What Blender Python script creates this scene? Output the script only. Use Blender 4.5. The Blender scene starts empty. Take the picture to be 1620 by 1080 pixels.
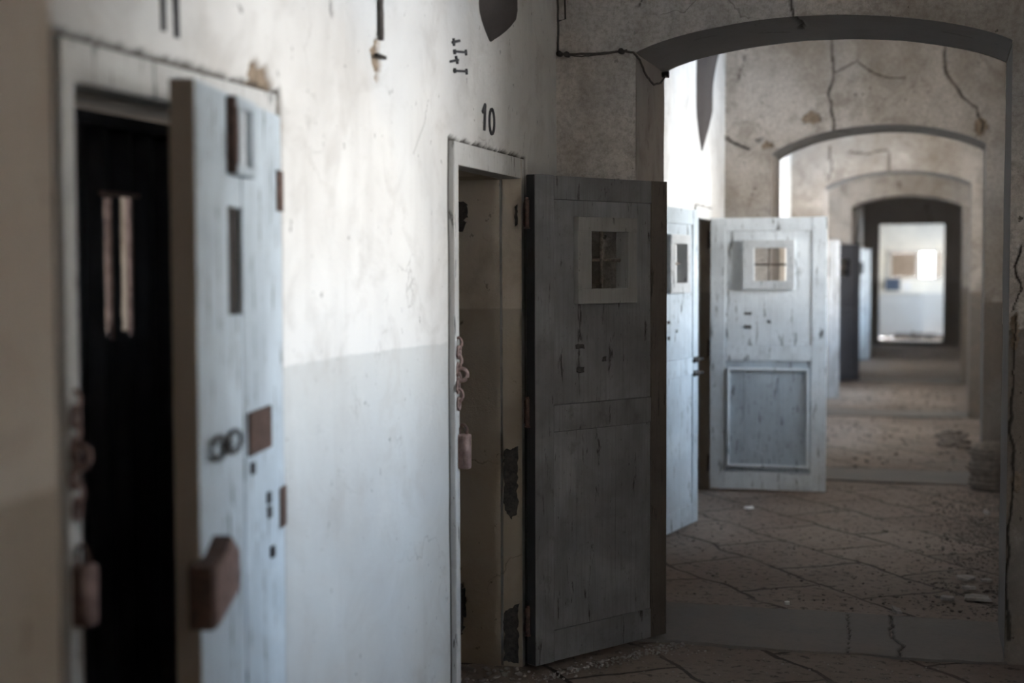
import bpy, bmesh, math, random
from mathutils import Vector, Matrix, noise
random.seed(7)
S = bpy.context.scene
COL = S.collection
PI = math.pi

# ------------------------------------------------------------------ camera, light, exposure
cd = bpy.data.cameras.new('camera'); cam = bpy.data.objects.new('camera', cd); COL.objects.link(cam)
cd.sensor_width = 36; cd.lens = 2287.08 / 1620 * 36
R_ = Vector((0.9585757, 0.2848226, -0.0029514)); U_ = Vector((-0.0108666, 0.0469219, 0.9988394)); F_ = Vector((-0.2846305, 0.9574312, -0.0480732))
m = Matrix((R_, U_, -F_)).transposed().to_4x4(); m.translation = Vector((0, 0, 1.6))
cam.matrix_world = m
cd.dof.use_dof = True; cd.dof.focus_distance = 5.95; cd.dof.aperture_fstop = 1.45
cd.clip_start = 0.05; cd.clip_end = 300
S.camera = cam
S.view_settings.view_transform = 'Standard'; S.view_settings.look = 'None'
S.view_settings.gamma = 1; S.view_settings.use_curve_mapping = False
S.view_settings.exposure = 1.08
S.cycles.use_denoising = True
S.cycles.max_bounces = 8; S.cycles.diffuse_bounces = 6; S.cycles.sample_clamp_indirect = 12

W = bpy.data.worlds.new('sky'); S.world = W; W.use_nodes = True
n = W.node_tree.nodes; l = W.node_tree.links; n.clear()
tc = n.new('ShaderNodeTexCoord'); sp = n.new('ShaderNodeSeparateXYZ'); mr = n.new('ShaderNodeMapRange'); cr = n.new('ShaderNodeValToRGB')
bg = n.new('ShaderNodeBackground'); wo = n.new('ShaderNodeOutputWorld')
l.new(tc.outputs['Generated'], sp.inputs[0]); l.new(sp.outputs[2], mr.inputs[0]); mr.inputs[1].default_value = -1; mr.inputs[2].default_value = 1
l.new(mr.outputs[0], cr.inputs[0]); l.new(cr.outputs[0], bg.inputs[0]); l.new(bg.outputs[0], wo.inputs[0])
e = cr.color_ramp.elements
e[0].position = 0.0; e[0].color = (.30, .28, .25, 1)
e[1].position = 1.0; e[1].color = (.52, .73, 1.0, 1)
for p_, c_ in ((.44, (.55, .64, .76, 1)), (.49, (.96, .93, .88, 1)), (.55, (1, .96, .90, 1)), (.63, (.69, .83, 1.0, 1))):
    k = e.new(p_); k.color = c_
bg.inputs[1].default_value = 29.0

# corridor layout (metres): x across, y along, z up
XL, XR = -1.62, 0.62          # wall planes
WT = 1.6                     # thickness of the window wall
#        front y, jamb left x, jamb right x, spring left, spring right, crown
ARCH = [(1.215, -1.268, .262, 2.53, 2.52, 2.66),
        (6.14, -1.268, .260, 2.535, 2.515, 2.655),
        (11.25, -1.268, .300, 2.495, 2.53, 2.695),
        (16.36, -1.262, .290, 2.52, 2.54, 2.69),
        (21.48, -1.262, .270, 2.52, 2.52, 2.675)]
AT = .66
YEND = 31.8
CEIL = 3.75
# window openings of the right-hand wall: y0, y1, z0, z1
WIN = [(.1, .8, 1.35, 2.5), (3.4, 4.25, 1.4, 2.9), (9.1, 10.35, 1.45, 2.9), (14.0, 15.6, 1.2, 2.95), (17.9, 19.8, 1.2, 2.9), (24.7, 26.1, 1.2, 2.7)]
for (a, b, c, d) in WIN:
    ld = bpy.data.lights.new('daylight_portal', 'AREA'); ld.shape = 'RECTANGLE'; ld.size = d - c; ld.size_y = b - a
    ld.cycles.is_portal = True
    o = bpy.data.objects.new('daylight_portal', ld); COL.objects.link(o)
    o.location = (XR + WT + .02, (a + b) / 2, (c + d) / 2); o.rotation_euler = (0, PI / 2, 0)
BX0, BX1 = -.70, -.25          # unseen opening added behind the camera to brighten the faces turned this way
ld = bpy.data.lights.new('daylight_portal', 'AREA'); ld.shape = 'RECTANGLE'; ld.size = BX1 - BX0; ld.size_y = .8; ld.cycles.is_portal = True
o = bpy.data.objects.new('daylight_portal', ld); COL.objects.link(o); o.location = ((BX0 + BX1) / 2, -3.42, 2.0); o.rotation_euler = (PI / 2, 0, PI)
ld = bpy.data.lights.new('daylight_portal', 'AREA'); ld.shape = 'RECTANGLE'; ld.size = .9; ld.size_y = .8; ld.cycles.is_portal = True
o = bpy.data.objects.new('daylight_portal', ld); COL.objects.link(o); o.location = (-4.92, 2.7, 1.85); o.rotation_euler = (0, -PI / 2, 0)
ld = bpy.data.lights.new('daylight_portal', 'AREA'); ld.shape = 'RECTANGLE'; ld.size = .9; ld.size_y = 1.1; ld.cycles.is_portal = True
o = bpy.data.objects.new('daylight_portal', ld); COL.objects.link(o); o.location = (1.92, 34.4, 1.95); o.rotation_euler = (0, PI / 2, 0)

# ------------------------------------------------------------------ materials
def new_mat(name):
    mt = bpy.data.materials.new(name); mt.use_nodes = True
    nt = mt.node_tree; bs = nt.nodes['Principled BSDF']
    return mt, nt, nt.nodes, nt.links, bs
class NB:
    """small node helper"""
    def __init__(s, nt): s.nt = nt; s.n = nt.nodes; s.l = nt.links
    def pos(s, obj=False):
        if obj: return s.n.new('ShaderNodeTexCoord').outputs['Object']
        return s.n.new('ShaderNodeNewGeometry').outputs['Position']
    def noise(s, vec, scale, detail=5, rough=.6, sc=None, dist=0):
        if sc is not None:
            mp = s.n.new('ShaderNodeMapping'); mp.inputs['Scale'].default_value = sc; s.l.new(vec, mp.inputs[0]); vec = mp.outputs[0]
        t = s.n.new('ShaderNodeTexNoise'); t.inputs['Scale'].default_value = scale; t.inputs['Detail'].default_value = detail
        t.inputs['Roughness'].default_value = rough; t.inputs['Distortion'].default_value = dist
        s.l.new(vec, t.inputs['Vector']); return t.outputs[0]
    def ramp(s, v, a, b, lo=0., hi=1.):
        r = s.n.new('ShaderNodeMapRange'); r.clamp = True
        r.inputs[1].default_value = a; r.inputs[2].default_value = b; r.inputs[3].default_value = lo; r.inputs[4].default_value = hi
        s.l.new(v, r.inputs[0]); return r.outputs[0]
    def math(s, op, a, b=None):
        r = s.n.new('ShaderNodeMath'); r.operation = op
        for i, v in enumerate((a, b)):
            if v is None: continue
            if isinstance(v, (int, float)): r.inputs[i].default_value = v
            else: s.l.new(v, r.inputs[i])
        return r.outputs[0]
    def mix(s, f, a, b, mode='MIX'):
        r = s.n.new('ShaderNodeMix'); r.data_type = 'RGBA'; r.blend_type = mode
        if isinstance(f, (int, float)): r.inputs[0].default_value = f
        else: s.l.new(f, r.inputs[0])
        for i, v in ((6, a), (7, b)):
            if isinstance(v, tuple): r.inputs[i].default_value = (*v, 1)
            else: s.l.new(v, r.inputs[i])
        return r.outputs[2]
    def bump(s, h, strength, dist, normal=None):
        b = s.n.new('ShaderNodeBump'); b.inputs['Strength'].default_value = strength; b.inputs['Distance'].default_value = dist
        s.l.new(h, b.inputs['Height'])
        if normal is not None: s.l.new(normal, b.inputs['Normal'])
        return b.outputs[0]
    def attr(s, name):
        a = s.n.new('ShaderNodeAttribute'); a.attribute_name = name; return a.outputs['Fac']

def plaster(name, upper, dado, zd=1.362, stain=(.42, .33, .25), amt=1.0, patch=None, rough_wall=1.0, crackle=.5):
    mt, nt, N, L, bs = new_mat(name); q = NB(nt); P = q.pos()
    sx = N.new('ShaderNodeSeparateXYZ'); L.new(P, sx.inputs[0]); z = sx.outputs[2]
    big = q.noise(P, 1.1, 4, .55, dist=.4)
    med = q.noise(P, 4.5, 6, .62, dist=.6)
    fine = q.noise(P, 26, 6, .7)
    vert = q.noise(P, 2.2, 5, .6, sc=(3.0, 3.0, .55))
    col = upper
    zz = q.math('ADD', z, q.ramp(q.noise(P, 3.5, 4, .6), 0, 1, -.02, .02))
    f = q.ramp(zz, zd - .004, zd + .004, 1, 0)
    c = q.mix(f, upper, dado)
    dirty = tuple(u * s for u, s in zip(upper, stain))
    c = q.mix(q.ramp(big, .42, .62, 0, .5 * amt), c, tuple(min(1, x * 1.0) for x in dirty))
    c = q.mix(q.ramp(med, .50, .66, 0, .5 * amt), c, dirty)
    c = q.mix(q.ramp(vert, .55, .8, 0, .35 * amt), c, tuple(x * .8 for x in dirty))
    c = q.mix(q.ramp(med, .2, .42, .28 * amt, 0), c, tuple(min(.9, x * 1.12) for x in upper))
    c = q.mix(q.ramp(fine, .62, .8, 0, .35 * amt), c, dirty)
    # scuffed patches
    sc_ = q.noise(P, 9, 8, .75, dist=1.2)
    c = q.mix(q.ramp(sc_, .66, .70, 0, .55 * amt), c, tuple(x * .62 for x in dirty))
    c = q.mix(q.ramp(q.noise(P, 31, 3, .6, sc=(1, 1, .7)), .685, .72, 0, .7 * amt), c, tuple(x * .35 for x in dirty))
    c = q.mix(q.ramp(q.noise(P, .9, 3, .5), .50, .64, 0, .45 * amt), c, tuple(u * t for u, t in zip(upper, (.74, .80, .87))))
    if rough_wall > 2:
        g1 = q.noise(P, 48, 4, .75); g2 = q.noise(P, 13, 5, .7, dist=.8)
        c = q.mix(q.ramp(g1, .42, .66, 0, .45), c, tuple(x * .62 for x in dirty)); c = q.mix(q.ramp(g2, .50, .72, 0, .3), c, tuple(x * .75 for x in dirty))
    # hairline crazing
    vo = N.new('ShaderNodeTexVoronoi'); vo.feature = 'DISTANCE_TO_EDGE'; vo.inputs['Scale'].default_value = 1.9
    wn = N.new('ShaderNodeTexNoise'); wn.inputs['Scale'].default_value = 3.; wn.inputs['Detail'].default_value = 6
    L.new(P, wn.inputs['Vector']); mx = N.new('ShaderNodeMix'); mx.data_type = 'VECTOR'; mx.inputs[0].default_value = .35
    L.new(P, mx.inputs[4]); L.new(wn.outputs[1], mx.inputs[5]); L.new(mx.outputs[1], vo.inputs['Vector'])
    hair = q.math('MULTIPLY', q.ramp(vo.outputs[0], .0, .006, 1, 0), q.ramp(q.noise(P, 1.7, 3), .52, .62, 0, crackle))
    c = q.mix(hair, c, (.08, .065, .05))
    bare = q.attr('bare'); c = q.mix(bare, c, q.mix(q.ramp(fine, .35, .65), (.17, .125, .09), (.34, .27, .20)))
    crack = q.attr('crack'); c = q.mix(q.math('MULTIPLY', crack, .95), c, (.05, .042, .035))
    L.new(c, bs.inputs['Base Color']); bs.inputs['Roughness'].default_value = .88; bs.inputs['Specular IOR Level'].default_value = .25
    h = q.math('ADD', q.math('MULTIPLY', med, .6 * rough_wall), q.math('MULTIPLY', q.noise(P, 60, 5, .7), .22 * rough_wall))
    h = q.math('SUBTRACT', h, q.math('MULTIPLY', hair, .25)); h = q.math('SUBTRACT', h, q.ramp(sc_, .66, .70, 0, .12))
    L.new(q.bump(h, .8, .012), bs.inputs['Normal'])
    return mt

def wood(name, base, dark, worn, amt=1.0, rough=.65, streak=.575):
    mt, nt, N, L, bs = new_mat(name); q = NB(nt); P0 = q.pos(True)
    oi = N.new('ShaderNodeObjectInfo'); ad = N.new('ShaderNodeVectorMath'); ad.operation = 'ADD'
    mu = N.new('ShaderNodeVectorMath'); mu.operation = 'SCALE'; cm = N.new('ShaderNodeCombineXYZ')
    for i in range(3): L.new(oi.outputs['Random'], cm.inputs[i])
    L.new(cm.outputs[0], mu.inputs[0]); mu.inputs['Scale'].default_value = 7.3
    L.new(P0, ad.inputs[0]); L.new(mu.outputs[0], ad.inputs[1]); P = ad.outputs[0]
    grain = q.noise(P, 1, 6, .65, sc=(70, 70, 3.2)); big = q.noise(P, 2.6, 5, .6, dist=.5); med = q.noise(P, 11, 6, .7)
    stre = q.noise(P, 1, 5, .7, sc=(30, 30, 5.0), dist=.3); pit = q.noise(P, 1, 4, .75, sc=(75, 75, 22))
    c = q.mix(q.ramp(big, .35, .7, 0, .6 * amt), base, dark)
    c = q.mix(q.ramp(big, .2, .42, .4 * amt, 0), c, worn)
    c = q.mix(q.ramp(grain, .45, .75, 0, .35 * amt), c, dark)
    c = q.mix(q.ramp(med, .58, .72, 0, .5 * amt), c, dark)
    c = q.mix(q.ramp(stre, streak, streak + .06, 0, .8 * amt), c, (.035, .03, .027))
    c = q.mix(q.ramp(pit, .66, .70, 0, .8 * amt), c, (.04, .033, .028))
    L.new(c, bs.inputs['Base Color']); bs.inputs['Roughness'].default_value = rough; bs.inputs['Specular IOR Level'].default_value = .3
    h = q.math('SUBTRACT', q.math('MULTIPLY', grain, .5), q.ramp(stre, streak, streak + .06, 0, .5))
    L.new(q.bump(h, .6, .003), bs.inputs['Normal'])
    return mt

def simple(name, a, b, scale=30, rough=.8, metal=0., bumpd=.002):
    mt, nt, N, L, bs = new_mat(name); q = NB(nt); P = q.pos(True)
    v = q.noise(P, scale, 6, .7)
    L.new(q.mix(q.ramp(v, .35, .65), a, b), bs.inputs['Base Color'])
    bs.inputs['Roughness'].default_value = rough; bs.inputs['Metallic'].default_value = metal
    L.new(q.bump(v, .7, bumpd), bs.inputs['Normal']); return mt

M = {}
M['wall'] = plaster('whitewashed_plaster', (.70, .69, .668), (.55, .555, .54), stain=(.60, .575, .55), amt=.85, crackle=.3)
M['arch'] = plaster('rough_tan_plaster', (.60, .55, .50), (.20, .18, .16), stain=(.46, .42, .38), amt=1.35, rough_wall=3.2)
M['arch_near'] = plaster('cream_plaster', (.60, .55, .49), (.41, .36, .30), zd=1.28, stain=(.6, .5, .42), amt=.7)
M['reveal'] = plaster('ochre_reveal_plaster', (.58, .51, .425), (.37, .325, .265), zd=1.45, stain=(.48, .42, .36), amt=.9)
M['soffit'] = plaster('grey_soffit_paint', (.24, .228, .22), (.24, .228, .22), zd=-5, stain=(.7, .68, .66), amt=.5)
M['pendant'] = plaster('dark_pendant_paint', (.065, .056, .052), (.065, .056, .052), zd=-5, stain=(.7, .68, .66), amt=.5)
M['jamb'] = plaster('jamb_plaster', (.42, .375, .335), (.17, .15, .135), stain=(.55, .5, .45), amt=1.0)
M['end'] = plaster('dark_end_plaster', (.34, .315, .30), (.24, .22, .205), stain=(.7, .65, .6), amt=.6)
M['bright'] = plaster('bright_room_plaster', (.84, .82, .76), (.60, .61, .61), zd=1.05, stain=(.7, .7, .7), amt=.5)
M['wood'] = wood('blue_grey_door_paint', (.40, .455, .50), (.20, .215, .225), (.55, .59, .61))
M['wood_light'] = wood('pale_blue_door_paint', (.55, .62, .67), (.30, .34, .37), (.72, .76, .78), streak=.585)
M['wood_dim'] = wood('dirty_grey_door_paint', (.25, .255, .26), (.09, .085, .08), (.33, .335, .34), amt=1.15, streak=.61)
M['wood_pale'] = wood('chalky_blue_door_paint', (.68, .72, .745), (.36, .385, .40), (.80, .82, .83), streak=.585)
M['wood_frame_dim'] = wood('worn_spy_frame_paint', (.32, .315, .30), (.15, .14, .13), (.39, .385, .37), streak=.62)
M['wood_frame'] = wood('worn_pale_frame_paint', (.56, .58, .59), (.28, .285, .285), (.68, .70, .71), streak=.6)
M['wood_bare'] = wood('bare_brown_door_edge', (.145, .125, .105), (.06, .05, .045), (.2, .18, .16))
M['wood_edge'] = wood('dark_door_edge', (.05, .048, .052), (.03, .028, .03), (.08, .075, .075))
M['wood_dark'] = wood('charcoal_door_paint', (.05, .052, .06), (.03, .03, .034), (.08, .082, .09))
M['wood_brown'] = wood('taupe_door_edge', (.33, .28, .235), (.22, .185, .155), (.40, .35, .30), amt=.6, streak=.75)
M['frame'] = wood('chipped_frame_paint', (.60, .60, .585), (.34, .33, .31), (.68, .68, .66), streak=.6)
M['rust'] = simple('rusty_iron', (.05, .032, .026), (.135, .08, .062), 60, .75, .3, .003)
M['rust_pink'] = simple('pale_rusted_iron', (.16, .10, .085), (.30, .215, .195), 45, .7, .3, .003)
M['iron'] = simple('dark_iron', (.03, .028, .028), (.07, .06, .055), 40, .6, .6)
M['gate'] = simple('black_painted_iron', (.012, .012, .016), (.025, .025, .032), 12, .6, .3, .002)
M['bar'] = simple('corroded_bar', (.10, .075, .06), (.28, .24, .21), 70, .7, .3)
M['cable'] = simple('old_cable', (.035, .03, .027), (.08, .068, .06), 60, .8)
M['ink'] = simple('black_wall_paint', (.02, .02, .022), (.07, .07, .075), 80, .85)
M['flake'] = simple('plaster_flake', (.24, .22, .205), (.38, .355, .33), 30, .9)
M['white'] = simple('white_chip', (.7, .7, .7), (.85, .85, .85), 30, .8)
M['rubble'] = simple('rubble', (.09, .077, .067), (.24, .21, .185), 9, .95)
M['basket'] = simple('weathered_weave', (.13, .11, .095), (.27, .235, .20), 22, .95, 0, .008)
M['cellwall'] = simple('dark_cell_plaster', (.26, .19, .14), (.36, .27, .205), 3, .9)
M['peel'] = simple('peeled_black_paint', (.022, .02, .02), (.07, .06, .055), 55, .8)
M['blue'] = simple('blue_plastic', (.035, .055, .11), (.10, .14, .21), 14, .6)
M['brown_board'] = simple('brown_shutter', (.27, .21, .165), (.36, .29, .235), 6, .8)
def floor_mat():
    mt, nt, N, L, bs = new_mat('worn_stone_paving'); q = NB(nt); P = q.pos()
    wn = N.new('ShaderNodeTexNoise'); wn.inputs['Scale'].default_value = 2.2; wn.inputs['Detail'].default_value = 5; L.new(P, wn.inputs['Vector'])
    mx = N.new('ShaderNodeMix'); mx.data_type = 'VECTOR'; mx.inputs[0].default_value = .16; L.new(P, mx.inputs[4]); L.new(wn.outputs[1], mx.inputs[5])
    mp = N.new('ShaderNodeMapping'); mp.inputs['Rotation'].default_value = (0, 0, math.radians(52)); L.new(mx.outputs[1], mp.inputs[0])
    br = N.new('ShaderNodeTexBrick'); L.new(mp.outputs[0], br.inputs[0]); br.inputs['Scale'].default_value = 1
    br.inputs['Brick Width'].default_value = .62; br.inputs['Row Height'].default_value = .40; br.inputs['Mortar Size'].default_value = .011
    br.inputs['Mortar Smooth'].default_value = .4; br.offset = .5
    br.inputs['Color1'].default_value = (.29, .24, .205, 1); br.inputs['Color2'].default_value = (.215, .18, .155, 1); br.inputs['Mortar'].default_value = (.05, .042, .036, 1)
    big = q.noise(P, 1.3, 4, .6); fine = q.noise(P, 19, 7, .75); pit = q.noise(P, 22, 5, .7, sc=(1, 1.2, 1), dist=.4)
    gap = q.ramp(q.noise(P, 2.1, 3), .27, .45, 0, 1)
    c = q.mix(gap, (.25, .21, .18), br.outputs[0])
    c = q.mix(q.ramp(big, .4, .7, 0, .5), c, (.175, .12, .095))
    c = q.mix(q.ramp(fine, .52, .72, 0, .5), c, (.10, .085, .075))
    c = q.mix(q.ramp(fine, .25, .42, .4, 0), c, (.32, .29, .265))
    c = q.mix(q.ramp(pit, .56, .62, 0, .75), c, (.05, .043, .037))
    cr_ = q.attr('crack'); c = q.mix(cr_, c, (.03, .026, .022))
    L.new(c, bs.inputs['Base Color']); bs.inputs['Roughness'].default_value = .82; bs.inputs['Specular IOR Level'].default_value = .3
    h = q.math('SUBTRACT', q.math('MULTIPLY', fine, .5), q.math('MULTIPLY', br.outputs['Fac'], gap)); h = q.math('SUBTRACT', h, q.ramp(pit, .585, .64, 0, .5))
    L.new(q.bump(h, .9, .012), bs.inputs['Normal']); return mt
M['floor'] = floor_mat()
def slab_mat():
    mt, nt, N, L, bs = new_mat('threshold_stone'); q = NB(nt); P = q.pos()
    big = q.noise(P, 2.2, 5, .6); fine = q.noise(P, 30, 6, .7)
    c = q.mix(q.ramp(big, .35, .65), (.14, .132, .125), (.17, .146, .128)); c = q.mix(q.ramp(fine, .5, .8, 0, .4), c, (.06, .055, .05))
    c = q.mix(q.attr('crack'), c, (.025, .02, .018))
    L.new(c, bs.inputs['Base Color']); bs.inputs['Roughness'].default_value = .72
    L.new(q.bump(fine, .35, .004), bs.inputs['Normal']); return mt
M['slab'] = slab_mat()

# ------------------------------------------------------------------ helpers
def link(name, me, mat, parent=None, smooth=False):
    o = bpy.data.objects.new(name, me); COL.objects.link(o)
    mats = mat if isinstance(mat, list) else [mat]
    for x in mats: me.materials.append(x)
    if parent is not None: o.parent = parent
    if smooth:
        for p in me.polygons: p.use_smooth = True
    return o
def struct(o): o['kind'] = 'structure'; return o
def thing(name, label, cat, loc=(0, 0, 0), rz=0, group=None):
    o = bpy.data.objects.new(name, None); COL.objects.link(o); o.location = loc; o.rotation_euler = (0, 0, rz)
    o['label'] = label; o['category'] = cat; o['kind'] = 'thing'; o.empty_display_size = .1
    if group: o['group'] = group
    return o
def tag(o, label, cat, group=None, kind=None):
    o['label'] = label; o['category'] = cat
    if group: o['group'] = group
    o['kind'] = kind or 'thing'
    return o
def bm_box(bm, lo, hi, bev=0., mi=0, jit=0.):
    r = bmesh.ops.create_cube(bm, size=1)
    for v in r['verts']:
        v.co = Vector([lo[i] + (v.co[i] + .5) * (hi[i] - lo[i]) + random.uniform(-jit, jit) for i in range(3)])
    fs = list({f for v in r['verts'] for f in v.link_faces})
    for f in fs: f.material_index = mi
    if bev > 0:
        es = list({e_ for v in r['verts'] for e_ in v.link_edges})
        bmesh.ops.bevel(bm, geom=es, offset=bev, segments=2, affect='EDGES', profile=.6, material=mi)
def boxes(name, lst, mat, parent=None, bev=.002, jit=0.):
    bm = bmesh.new()
    for b in lst: bm_box(bm, b[0], b[1], bev, b[2] if len(b) > 2 else 0, jit)
    me = bpy.data.meshes.new(name); bm.to_mesh(me); bm.free()
    return link(name, me, mat, parent)
def tube_bm(bm, pts, r, seg=10, closed=False):
    pts = [Vector(p) for p in pts]; n_ = len(pts); rings = []
    up = Vector((0, 0, 1))
    for i, p in enumerate(pts):
        a = pts[(i - 1) % n_] if closed or i > 0 else p; b = pts[(i + 1) % n_] if closed or i < n_ - 1 else p
        t = (b - a).normalized()
        ref = up if abs(t.z) < .9 else Vector((1, 0, 0))
        x = t.cross(ref).normalized(); y = t.cross(x).normalized()
        if rings and False: pass
        rr = r[i] if isinstance(r, (list, tuple)) else r
        rings.append([bm.verts.new(p + x * math.cos(k * 2 * PI / seg) * rr + y * math.sin(k * 2 * PI / seg) * rr) for k in range(seg)])
    m_ = n_ if closed else n_ - 1
    for i in range(m_):
        A, B = rings[i], rings[(i + 1) % n_]
        if i == n_ - 1:  # align
            off = min(range(seg), key=lambda s_: (A[0].co - B[s_].co).length); B = B[off:] + B[:off]
        for k in range(seg):
            bm.faces.new((A[k], A[(k + 1) % seg], B[(k + 1) % seg], B[k]))
    if not closed:
        bm.faces.new(rings[0]); bm.faces.new(rings[-1][::-1])
def finish(bm, name, mat, parent=None, smooth=True):
    bmesh.ops.recalc_face_normals(bm, faces=bm.faces[:])
    me = bpy.data.meshes.new(name); bm.to_mesh(me); bm.free(); return link(name, me, mat, parent, smooth)
def tube(name, pts, r, mat, parent=None, seg=10, closed=False):
    bm = bmesh.new(); tube_bm(bm, pts, r, seg, closed); return finish(bm, name, mat, parent)
def ring_pts(c, rx, ry, ax, n_=20):
    """ellipse about centre c; ax 'x','y','z' is the ring's axis"""
    o_ = []
    for k in range(n_):
        a = 2 * PI * k / n_; u, v = rx * math.cos(a), ry * math.sin(a)
        o_.append({'x': (c[0], c[1] + u, c[2] + v), 'y': (c[0] + u, c[1], c[2] + v), 'z': (c[0] + u, c[1] + v, c[2])}[ax])
    return o_
def prism(name, poly, axis, a, b, mat, parent=None):
    """extrude a 2-D outline along an axis from a to b. axis 'x': outline (y,z); 'y': outline (x,z); 'z': outline (x,y)"""
    bm = bmesh.new(); f = {'x': lambda p, h: (h, p[0], p[1]), 'y': lambda p, h: (p[0], h, p[1]), 'z': lambda p, h: (p[0], p[1], h)}[axis]
    A = [bm.verts.new(f(p, a)) for p in poly]; B = [bm.verts.new(f(p, b)) for p in poly]
    bm.faces.new(A); bm.faces.new(B[::-1])
    for i in range(len(poly)): bm.faces.new((A[i], B[i], B[(i + 1) % len(poly)], A[(i + 1) % len(poly)]))
    return finish(bm, name, mat, parent, False)

def disp(p, amp=.006):
    """gentle waviness of hand-laid plaster, continuous in space"""
    v = Vector(p)
    a = noise.noise(v * 1.3 + Vector((3, 7, 1))); b = noise.noise(v * 5.1)
    return amp * (a + .45 * b)
def seg_dist(px, pz, a, b):
    dx, dz = b[0] - a[0], b[1] - a[1]; L2 = dx * dx + dz * dz + 1e-12
    t = max(0, min(1, ((px - a[0]) * dx + (pz - a[1]) * dz) / L2))
    return math.hypot(px - a[0] - t * dx, pz - a[1] - t * dz)
def crack_field(cracks):
    """cracks: list of (points, half width).  Returns f(u, v) -> 0..1"""
    data = []
    for pts, w in cracks:
        us = [p[0] for p in pts]; vs = [p[1] for p in pts]
        data.append((min(us) - .1, max(us) + .1, min(vs) - .1, max(vs) + .1, pts, w))
    def f(u, v):
        best = 0.
        for (a, b, c, d, pts, w) in data:
            if u < a or u > b or v < c or v > d: continue
            j = .014 * noise.noise(Vector((u * 12, v * 12, 5))) + .004 * noise.noise(Vector((u * 45, v * 45, 9)))
            ww = w * .8 * (1 + .8 * noise.noise(Vector((u * 5, v * 5, 2))))
            dd = min(seg_dist(u + j, v + j * .6, pts[i], pts[i + 1]) for i in range(len(pts) - 1))
            best = max(best, max(0, min(1, (ww - dd) / (.5 * ww + 1e-6))))
        return best
    return f
class Sheet:
    """wall surface made of grid patches with relief, cracks and bare spots; one mesh"""
    def __init__(s): s.v = []; s.f = []; s.mi = []; s.crack = []; s.bare = []
    def patch(s, fn, u0, u1, v0, v1, step, mi=0, flip=False, crack=None, bare=None, normal=(0, -1, 0), amp=.006, depth=.012, vmap=None):
        nu = max(1, round((u1 - u0) / step)); nv = max(1, round((v1 - v0) / step)) if vmap is None else vmap
        base = len(s.v); nrm = Vector(normal)
        for j in range(nv + 1):
            for i in range(nu + 1):
                u = u0 + (u1 - u0) * i / nu; v = v0 + (v1 - v0) * j / nv
                p = Vector(fn(u, v)); ck = crack(u, v) if crack else 0.; br = bare(u, v) if bare else 0.
                p2 = p + nrm * (disp(p, amp) - depth * ck - .014 * br)
                s.v.append(p2); s.crack.append(ck); s.bare.append(br)
        for j in range(nv):
            for i in range(nu):
                a = base + j * (nu + 1) + i; q_ = (a, a + 1, a + nu + 2, a + nu + 1)
                s.f.append(q_[::-1] if flip else q_); s.mi.append(mi)
    def box(s, lo, hi, mi=0):
        b = len(s.v)
        for k in range(8):
            s.v.append(Vector((hi[0] if k & 1 else lo[0], hi[1] if k & 2 else lo[1], hi[2] if k & 4 else lo[2]))); s.crack.append(0); s.bare.append(0)
        for q_ in ((0, 2, 3, 1), (4, 5, 7, 6), (0, 1, 5, 4), (2, 6, 7, 3), (0, 4, 6, 2), (1, 3, 7, 5)):
            s.f.append(tuple(b + x for x in q_)); s.mi.append(mi)
    def build(s, name, mats, smooth=True):
        me = bpy.data.meshes.new(name); me.from_pydata(s.v, [], s.f)
        for x in mats: me.materials.append(x)
        me.polygons.foreach_set('material_index', s.mi); me.polygons.foreach_set('use_smooth', [smooth] * len(s.f))
        for nm, d in (('crack', s.crack), ('bare', s.bare)):
            if any(d):
                a = me.attributes.new(nm, 'FLOAT', 'POINT'); a.data.foreach_set('value', d)
        me.update(); o = bpy.data.objects.new(name, me); COL.objects.link(o); o['kind'] = 'structure'; return o

# ------------------------------------------------------------------ arches (cross walls with piers)
ACR = {1: [([(-.622, 2.95), (-.614, 2.78), (-.616, 2.70), (-.60, 2.60)], .009), ([(-1.18, 2.95), (-1.22, 2.83), (-1.25, 2.74)], .005),
           ([(-1.285, 2.12), (-1.26, 2.08), (-1.262, 1.95)], .004), ([(.289, 1.42), (.283, 1.226), (.28, 1.111), (.272, 1.0), (.285, .75), (.27, .52), (.263, .34), (.27, .1)], .009),
           ([(.31, 1.7), (.285, 1.62), (.30, 1.52), (.28, 1.44)], .005)],
       2: [([(-.817, 3.6), (-.817, 3.344), (-.812, 3.208), (-.797, 3.107), (-.819, 3.007), (-.839, 2.922), (-.813, 2.80), (-.79, 2.66)], .013),
           ([(-.787, 3.099), (-.71, 3.139), (-.633, 3.174), (-.513, 3.081), (-.415, 3.041), (-.277, 3.036)], .0075),
           ([(.01, 3.6), (.01, 3.269), (-.001, 3.109), (.058, 2.98), (.133, 2.893), (.181, 2.842), (.235, 2.798), (.242, 2.742)], .013),
           ([(.242, 2.742), (.28, 2.70), (.27, 2.62)], .008),
           ([(-1.464, 3.4), (-1.464, 3.295), (-1.485, 3.194), (-1.521, 3.064)], .007), ([(-1.645, 2.636), (-1.571, 2.604), (-1.438, 2.535)], .008)],
       3: [([(-1.21, 2.978), (-1.199, 2.831), (-1.171, 2.75), (-1.218, 2.6)], .013), ([(-1.004, 2.909), (-.799, 2.873), (-.678, 2.911), (-.577, 2.908), (-.558, 2.7)], .014)],
       4: [([(-.62, 3.0), (-.6, 2.8), (-.58, 2.66)], .013)]}
def blobs(lst):
    def f(u, v):
        b = 0.
        for (cu, cv, ru, rv) in lst:
            r = math.hypot((u - cu) / ru, (v - cv) / rv)
            if r < 1.6: b = max(b, min(1, max(0, (1.0 + .55 * noise.noise(Vector((u * 22, v * 22, 3))) + .25 * noise.noise(Vector((u * 60, v * 60, 1))) - r) * 7)))
        return b
    return f
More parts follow.
